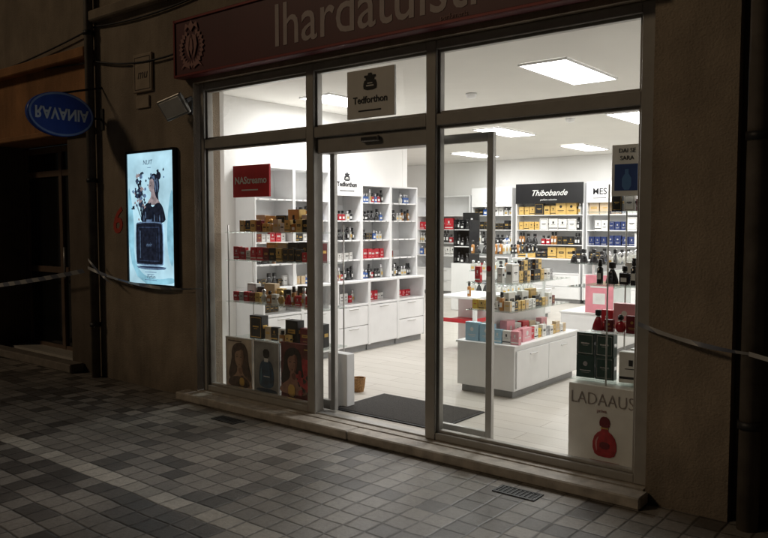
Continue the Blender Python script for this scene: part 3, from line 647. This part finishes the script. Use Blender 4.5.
seq(mtx(-3.07,5.5,0),0,0,.776,[('white','s'),('black','s'),('gold','s'),('gold','s'),('beige','s'),('white','s'),('white','s'),('black','m'),('black','s'),('gold','s'),('beige','s'),('white','m'),('wine','s')],isl,.86)
seq(mtx(-3.17,5.5,0),0,0,.776,[('beige','m'),('white','l'),('black','m'),('white','l'),('gold','l'),('white','m')],isl,.95,.03)
seq(I0,.10,.13,1.006,[('red','t'),.05,('square','amber'),.05,('white','t')],isl,.85)
B2=mtx(-3.09,5.5,0)
seq(B2,.02,0,1.006,[('white','x'),.04,('gold','m'),('black','m'),('gold','m'),.06,('black','m'),('black','m'),('gold','m'),.05,('white','m'),('grey','m')],isl,.8,.004)
seq(B2,.20,0,1.006+.096,[('black','m'),('gold','m'),('black','m')],isl,.78,.004)
seq(B2,.46,0,1.006+.096,[('black','m'),('gold','m')],isl,.78,.004)
# window racks
wd=ob('window_shelf_rack',None,loc=(-5.12,4.22,.07),label='glass shelf rack with perfume gifts inside shop window',cat='shelf rack',group='glass window racks')
def f(bm):
    for x in (0,1.09):
        for y in (.0,.28): cyl(bm,.006,.006,(x,y,0),(x,y,1.42),seg=10)
build('post',f,[ALU],parent=wd)
LV=[.44,.76,1.12,1.36]
for z in LV: build('glass_shelf',lambda bm:bx(bm,-.02,1.11,-.02,.30,z-.005,z+.004,0,.001),[GSHELF],parent=wd)
build('white_plinth',lambda bm:bx(bm,0,.20,0,.09,0,.42,0,.003),[WHITE],loc=(-4.02,4.3,.07),label='slim white display plinth beside the doorway',cat='plinth')
wm=Matrix.Translation((-5.12,4.22,.07)); wn_='window glass shelf'
seq(wm,.18,.12,LV[0]+.005,[('black','x'),('beige','m'),('black','m'),('white','m'),.02,('black','x'),('wine','l'),('black','x')],wn_,.95,.014)
seq(wm,.60,.04,LV[0]+.005,[('square','amber'),('gold','s')],wn_,.9,.012)
seq(wm,.05,.19,LV[1]+.005,[('white','l'),('black','m'),('beige','l'),.01,('gold','m'),('black','m'),('white','m'),('black','l'),('pink','m')],wn_,1.0,.012)
seq(wm,.0,.07,LV[1]+.005,[('red','s'),('white','s'),('red','s'),('wine','s'),('gold','s'),('round','clear'),('square','amber'),('white','s'),('round','gold'),('flask','red'),('tall','amber'),('red','s'),('tall','clear'),('red','s'),('beige','s')],wn_,.95,.010)
seq(wm,.0,.08,LV[2]+.005,[('red','m'),('red','m'),('white','s'),('red','m'),('red','m'),('wine','m'),('black','m'),('gold','m'),('black','m'),('black','m'),('black','m'),('red','s'),('red','s')],wn_,.92,.008)
seq(wm,.30,.20,LV[2]+.005,[('gold','l'),('beige','l'),('black','l'),('black','l'),('wine','l')],wn_,1.0,.010)
seq(wm,.08,.08,LV[3]+.005,[('gold','m'),('black','m'),('gold','m'),('wine','m'),('gold','s'),('round','gold'),('beige','m'),('white','s'),('gold','m'),('square','amber'),('gold','m'),('black','m'),('red','s')],wn_,.88,.008)
seq(wm,.16,.20,LV[3]+.005,[('beige','l'),('gold','l'),('black','l'),.02,('gold','x'),('white','l'),('beige','m')],wn_,.92,.014)
rk=ob('window_shelf_rack',None,loc=(-1.98,4.22,.07),label='narrow glass shelf rack with stacked gift boxes in window',cat='shelf rack',group='glass window racks')
def f(bm):
    for x in (.27,.50):
        for y in (.0,.28): cyl(bm,.005,.005,(x,y,0),(x,y,1.66),seg=10)
build('post',f,[ALU],parent=rk)
RL=[.50,.79,1.07,1.50]
for z in RL: build('glass_shelf',lambda bm:bx(bm,.05 if z<.6 else .14,.50,-.02,.30,z-.005,z+.004,0,.001),[GSHELF],parent=rk)
rm=Matrix.Translation((-1.98,4.22,.07)); wr='narrow window rack'
for k in range(2):
    for x in (.125,.245): put_box(rm,x,.06,RL[0]+.005+k*.1365,'dark_green','l',wr,.9,(.04,-.05)[k])
put_box(rm,.40,.07,RL[0]+.005,'white','x',wr,.9,.1)
put_box(rm,.42,.2,RL[0]+.005,'white','x',wr,.9,-.1)
seq(rm,.16,.05,RL[1]+.005,[('flask','red'),('wine','s'),('round','red'),('wine','m'),('red','s')],wr,.9)
seq(rm,.16,.2,RL[1]+.005,[('red','m'),('pink','l'),('white','m')],wr,1.0)
seq(rm,.18,.06,RL[2]+.005,[('tall','black'),.01,('flask','black'),('square','black'),('tall','black'),('black','s')],wr,.95)
seq(rm,.30,.22,RL[2]+.005,[('white','l'),('navy','m')],wr,.85)
seq(rm,.27,.06,RL[3]+.005,[('black','m'),('white','m'),('wine','s')],wr,.8)
for g_ in later[5:]: g_()
for g_ in later[:5]: g_()
tb=ob('display_table',None,loc=(-4.83,7.0,.07),label='narrow white display table with red tray shelf',cat='table')
build('top',lambda bm:bx(bm,-.02,.52,-.02,.72,.60,.625,0,.003),[WHITE],parent=tb)
for a,b in ((0,0),(.46,0),(0,.66),(.46,.66)): build('leg',lambda bm:bx(bm,a,a+.04,b,b+.04,0,.599,0,.002),[WHITE],parent=tb)
build('back_panel',lambda bm:bx(bm,.04,.46,.36,.375,0,.599),[WHITE],parent=tb)
build('tray',lambda bm:(bx(bm,.045,.455,-.01,.355,.33,.345,0,.002),bx(bm,.045,.455,-.012,-.004,.345,.375,0),bx(bm,.45,.456,-.003,.355,.345,.375)),[REDP],parent=tb)
T0=Matrix.Translation((-4.83,7.0,.07))
seq(T0,.02,.08,.626,[('red','m'),('yellow','s'),('red','s'),('white','m'),('tall','amber'),('red','s'),('black','s')],'narrow display table',1.05)
island(-3.75,-3.1,7.9,9.3,[.72,.98],'white display island with pink cartons further inside shop')
rr=random.Random(9)
for z,its in ((z0,B(('pink','l'),('white','x'))),(.796,B(('white','l'),('white','l'),('beige','l'))),(1.056,G(('square','clear'),('round','clear'),('flask','black'),('tall','clear')))):
    row(Matrix.Translation((-3.75,7.9,0)),.06,.62,.12,z,its,'inner display island',rr,1.1,gap=.02)
    row(mtx(-3.2,8.05,0),0,1.1,0,z,its,'inner display island',rr,1.15,gap=.05,skip=.2)
build('pink_poster_panel',lambda bm:(bx(bm,-.16,.16,-.01,.0,0,.42,0,.003),bx(bm,-.1,.1,-.012,-.0105,.28,.30,1),bx(bm,-.07,.07,-.012,-.0105,.1,.22,1)),[PINK,WHITEP],loc=(-3.28,7.87,.52),label='pink promotional panel leaning on display island',cat='poster')
for z in (.782,1.062,1.342): seq(Matrix.Translation((-6.75,10.6,.07)),-.14,-.03,z,[('tall','black'),('square','black'),('flask','black'),('tall','clear')] ,'dark stand',1.2,.008)
island(-5.9,-5.2,9.2,10.6,[.75,1.0],'white display island with dark bottles deep in shop')
rr=random.Random(11)
for z,its in ((z0,G(('round','clear'),('square','clear'),('flask','black'))),(.826,dk),(1.076,dk)):
    row(Matrix.Translation((-5.9,9.2,0)),.06,.66,.12,z,its,'far display island',rr,1.2,gap=.02); row(mtx(-5.35,9.35,0),0,1.1,0,z,its,'far display island',rr,1.2,gap=.04,skip=.3)
def poster(x0,x1,z0,z1,y,bg,draw,mats,label,name='advertising_poster',cat='poster'):
    p=ob(name,None,loc=((x0+x1)/2,y,z0),label=label,cat=cat); W=(x1-x0)/2;H=z1-z0
    build('board',lambda bm:bx(bm,-W,W,0,.02,0,H,0,.002),[bg],parent=p)
    build('print',lambda bm:draw(bm,W,H),mats,parent=p); return p
def edge(bm,W,H,mi):
    for a in ((-W,-W+.006,0,H),(W-.006,W,0,H),(-W+.006,W-.006,0,.006),(-W+.006,W-.006,H-.006,H)): bx(bm,a[0],a[1],-.003,-.0005,a[2],a[3],mi)
def face(bm,cx,cz,s,hair,skin,y=-.004,shade=None):
    T=lambda pts:[(cx+x*s,cz+z*s) for x,z in pts]
    poly(bm,smooth(T([(-.05,.13),(.05,.14),(.10,.08),(.11,-.04),(.16,-.18),(.08,-.20),(-.10,-.19),(-.15,-.15),(-.10,-.02),(-.10,.08)])),y,hair,.001)
    poly(bm,smooth(T([(-.03,-.06),(.035,-.06),(.04,-.13),(.15,-.19),(.17,-.26),(-.17,-.26),(-.14,-.19),(-.03,-.13)])),y-.001,skin,.001)
    poly(bm,smooth(T([(-.045,.075),(.04,.085),(.060,.03),(.050,-.04),(.012,-.088),(-.03,-.07),(-.055,-.02),(-.06,.03)])),y-.002,skin,.001)
    if shade is not None:
        poly(bm,smooth(T([(.02,.08),(.045,.08),(.060,.03),(.050,-.04),(.012,-.086),(.02,-.05),(.035,-.01)])),y-.0025,shade,.0008)
        poly(bm,smooth(T([(-.02,-.085),(.035,-.07),(.04,-.13),(.0,-.13)])),y-.0022,shade,.0008)
    poly(bm,smooth(T([(-.07,.11),(.03,.125),(.02,.07),(-.05,.06),(-.075,-.04),(-.09,.03)])),y-.0035,hair,.0008)
    for ex in (-.026,.022): poly(bm,smooth(T([(ex-.012,.013),(ex,.021),(ex+.012,.014),(ex,.009)]),1),y-.004,hair,.0006); poly(bm,smooth(T([(ex-.015,.032),(ex,.038),(ex+.014,.032),(ex,.034)]),1),y-.004,hair,.0006)
    poly(bm,smooth(T([(-.014,-.048),(.0,-.043),(.014,-.048),(.0,-.058)]),1),y-.004,shade if shade is not None else hair,.0006)
def d1(bm,W,H):
    face(bm,.01,H*.60,1.0,0,1,shade=4); poly(bm,smooth([(-W*.8,H*.04),(W*.85,H*.04),(W*.75,H*.22),(.02,H*.27),(-W*.7,H*.22)]),-.0095,0,.001)
    poly(bm,[(-W*.8,H*.92),(W*.2,H*.92),(W*.2,H*.94),(-W*.8,H*.94)],-.003,0); poly(bm,smooth([(.1*W,H*.08),(.45*W,H*.08),(.45*W,H*.24),(.1*W,H*.24)],1),-.0115,2); poly(bm,[(.2*W,H*.24),(.35*W,H*.24),(.35*W,H*.28),(.2*W,H*.28)],-.0115,0); edge(bm,W,H,3)
poster(-5.06,-4.72,.10,.54,4.13,M('poster_sand',(.56,.47,.38),.4,var=.4,scale=6),d1,[M('poster_brown',(.09,.055,.04),.45,var=.6,scale=25),M('poster_skin',(.46,.30,.21),.45,var=.25,scale=15),GOLDF,WHITE,M('poster_shade',(.28,.16,.11),.45,var=.3,scale=15)],'beige portrait poster propped inside window base')
def d2(bm,W,H):
    poly(bm,smooth([(-W*.5,H*.13),(W*.5,H*.13),(W*.62,H*.3),(W*.5,H*.58),(W*.2,H*.66),(-W*.2,H*.66),(-W*.5,H*.58),(-W*.62,H*.3)],2),-.003,0)
    poly(bm,[(-W*.16,H*.62),(W*.16,H*.62),(W*.16,H*.69),(-W*.16,H*.69)],-.0038,3); poly(bm,smooth([(-W*.24,H*.69),(W*.24,H*.69),(W*.24,H*.86),(-W*.24,H*.86)],1),-.0035,1); poly(bm,smooth([(-W*.46,H*.2),(-W*.38,H*.2),(-W*.34,H*.52),(-W*.44,H*.46)],1),-.0045,2); poly(bm,[(-W*.2,H*.34),(W*.28,H*.34),(W*.28,H*.355),(-W*.2,H*.355)],-.0045,3); poly(bm,smooth([(W*.3,H*.2),(W*.42,H*.25),(W*.4,H*.5),(W*.3,H*.52)],1),-.0045,4); edge(bm,W,H,3)
    poly(bm,smooth([(-W*.9,H*.05),(W*.9,H*.05),(W*.7,H*.12),(-W*.7,H*.12)],1),-.0025,4)
poster(-4.70,-4.40,.10,.54,4.13,M('poster_dusk',(.30,.30,.30),.4,var=.5,scale=6),d2,[M('poster_blue',(.03,.08,.15),.3,var=.6,scale=14),BLACK,M('poster_teal',(.15,.3,.4),.5),WHITE,M('poster_deep',(.015,.04,.08),.5)],'grey poster with blue bottle propped inside window')
def d3(bm,W,H):
    poly(bm,rough_ell(W*.35,H*.45,W*.5,H*.32,9,24,.2),-.003,2); face(bm,-.05,H*.64,.95,0,1,shade=4)
    for i in range(14):
        q=random.Random(i); poly(bm,rough_ell(W*q.uniform(.0,.85),H*q.uniform(.12,.5),.03*q.uniform(.6,1.2),.03*q.uniform(.6,1.2),i,13,.3),-.0092-.0001*i,2 if i%3 else 0,.0006)
    poly(bm,smooth([(-W*.5,H*.07),(-W*.1,H*.07),(-W*.1,H*.28),(-W*.5,H*.28)],1),-.0115,3); poly(bm,[(W*.4,H*.90),(W*.85,H*.90),(W*.85,H*.92),(W*.4,H*.92)],-.003,3)
poster(-4.38,-4.0,.10,.56,4.13,M('poster_wine',(.14,.03,.03),.4,var=.7,scale=8),d3,[M('poster_black',(.02,.012,.012),.5),M('poster_face',(.38,.20,.15),.45,var=.3,scale=15),M('poster_red',(.42,.03,.04),.4,var=.6,scale=20),GOLDF,M('poster_face_shade',(.18,.07,.05),.45)],'dark red portrait poster propped inside window')
p=poster(-4.90,-4.46,1.72,1.98,4.095,REDC,lambda bm,W,H:(poly(bm,[(-W*.5,H*.2),(W*.4,H*.2),(W*.4,H*.24),(-W*.5,H*.24)],-.002,0),),[WHITEP],'red card with white lettering taped to window','window_card','sign')
lettering('NAStreamo',.08,WHITEP,p,(.0,-.003,.11),ext=.001,bold=.0015)
p=poster(-3.545,-3.12,2.235,2.565,4.0,CARD,lambda bm,W,H:(poly(bm,[(-W*.5,H*.13),(W*.45,H*.13),(W*.45,H*.16),(-W*.5,H*.16)],-.002,0),),[BLACKM],'pale card with dark emblem mounted above the doorway','door_card','sign')
jar(p,(0,-.003,.235),.11,BLACKM); lettering('Tedforthon',.066,BLACKM,p,(0,-.002,.10),ext=.001,bold=.001)
p=poster(-1.685,-1.508,1.66,1.95,4.19,CARD,lambda bm,W,H:(poly(bm,[(-W*.8,.03),(W*.8,.03),(W*.8,H*.62),(-W*.8,H*.62)],-.002,0),poly(bm,smooth([(-W*.3,H*.12),(W*.3,H*.12),(W*.3,H*.42),(-W*.3,H*.42)],1),-.003,1),poly(bm,[(-W*.12,H*.42),(W*.12,H*.42),(W*.12,H*.52),(-W*.12,H*.52)],-.003,1)),[NAVYC,M('card_cyan',(.08,.20,.42),.5)],'card with dark blue bottle picture on window rack')
lettering('DAI SE',.034,BLACKM,p,(0,-.002,.245),ext=.001); lettering('SARA',.034,BLACKM,p,(0,-.002,.203),ext=.001)
cb=ob('display_carton',None,loc=(-1.715,4.30,.07),label='large pale display carton printed with red bottle',cat='display box')
build('carton',lambda bm:bx(bm,-.21,.21,-.12,.12,0,.48,0,.004),[M('carton_pale',(.80,.77,.72),.6,var=.06)],parent=cb)
def f(bm):
    k=1.2
    P=lambda l:[(x*k,z*k) for x,z in l]
    h=[(0,.04),(.03,.042),(.05,.052),(.060,.08),(.060,.11),(.052,.138),(.036,.158),(.020,.168),(.016,.18)]
    poly(bm,P(h+[(-x,z) for x,z in h[:0:-1]]),-.1235,0)
    poly(bm,P([(-.020,.18),(.020,.18),(.020,.187),(-.020,.187)]),-.1245,2); poly(bm,P(smooth([(-.024,.187),(.024,.187),(.028,.215),(.016,.24),(-.016,.24),(-.028,.215)],1)),-.1242,3)
    poly(bm,P(smooth([(-.042,.07),(-.036,.066),(-.040,.11),(-.028,.14),(-.036,.135),(-.048,.11)],1)),-.1246,4,.001); poly(bm,P(smooth([(-.024,.08),(.026,.08),(.026,.115),(-.024,.115)],1)),-.1246,3,.001)
    for z,w in ((.010,.12),(.020,.09)): bx(bm,-w,w,-.1225,-.1205,z,z+.003,1)
build('print',f,[M('bottle_red_print',(.42,.018,.022),.35,var=.3,scale=25),M('dull_red_text',(.35,.15,.13),.6),GOLDF,M('deep_red',(.16,.008,.012),.4),M('pink_highlight',(.65,.28,.26),.4)],parent=cb,loc=(.02,0,.015))
lettering('LADAAUS',.105,M('pale_brown_text',(.28,.23,.20),.6),cb,(0,-.1235,.365),ext=.001,sx=.85,bold=-.0015)
lettering('prive',.03,_m['dull_red_text'],cb,(0,-.1235,.325),ext=.001)
def f(bm):
    bx(bm,-.47,.47,-.30,.30,0,.012,0,.004); 
    for a in ((-.49,-.47,-.32,.32),(.47,.49,-.32,.32),(-.47,.47,-.32,-.30),(-.47,.47,.30,.32)): bx(bm,a[0],a[1],a[2],a[3],0,.008,1)
build('door_mat',f,[MATM,BLACKM],loc=(-3.40,4.53,.071),label='dark grey fibre entrance mat inside the doorway',cat='door mat')
bk_=ob('wicker_basket',None,loc=(-4.13,4.80,.07),label='small brown wicker basket on the shop floor',cat='basket')
def f(bm):
    seg=32; prof=[(.06,0),(.066,.02),(.074,.045),(.08,.08),(.083,.11),(.088,.12),(.075,.12),(.072,.08),(.066,.045),(.058,.02),(.01,.015)]
    rings=[]
    for r,z in prof: rings.append([bm.verts.new((.68*r*(1+.03*(1 if i%2 else -1))*math.cos(2*math.pi*i/seg),.68*r*(1+.03*(1 if i%2 else -1))*math.sin(2*math.pi*i/seg),z)) for i in range(seg)])
    for a,b in zip(rings,rings[1:]):
        for i in range(seg): bm.faces.new((a[i],a[(i+1)%seg],b[(i+1)%seg],b[i]))
    bm.faces.new(rings[0][::-1]); bm.faces.new(rings[-1])
build('body',f,[WICK],parent=bk_)
# ------------------------------------------------------------------ camera & light
cam=bpy.data.cameras.new('camera'); cam.lens=35.06; cam.sensor_width=36; cam.clip_end=600
co=bpy.data.objects.new('camera',cam); COL.objects.link(co); co.location=(0,0,1.5); co.rotation_euler=(R(90-3.44),0,R(38.75)); S.camera=co
w=bpy.data.worlds.new('World'); S.world=w; w.use_nodes=True; nt=w.node_tree
sky=nt.nodes.new('ShaderNodeTexSky'); sky.sky_type='NISHITA'; sky.sun_disc=False
d=Vector((.55,.66,-.50)).normalized()
el=math.asin(-d.z); sky.sun_elevation=el; sky.sun_rotation=math.atan2(-d.x,-d.y)
nt.links.new(sky.outputs[0],nt.nodes['Background'].inputs[0]); nt.nodes['Background'].inputs[1].default_value=.0009
sl=bpy.data.lights.new('sun','SUN'); sl.energy=.28; sl.angle=R(8); sl.color=(1,.76,.50)
so=bpy.data.objects.new('sun',sl); COL.objects.link(so); so.rotation_euler=d.to_track_quat('-Z','Y').to_euler()
S.view_settings.view_transform='Standard'; S.view_settings.look='None'; S.view_settings.exposure=0
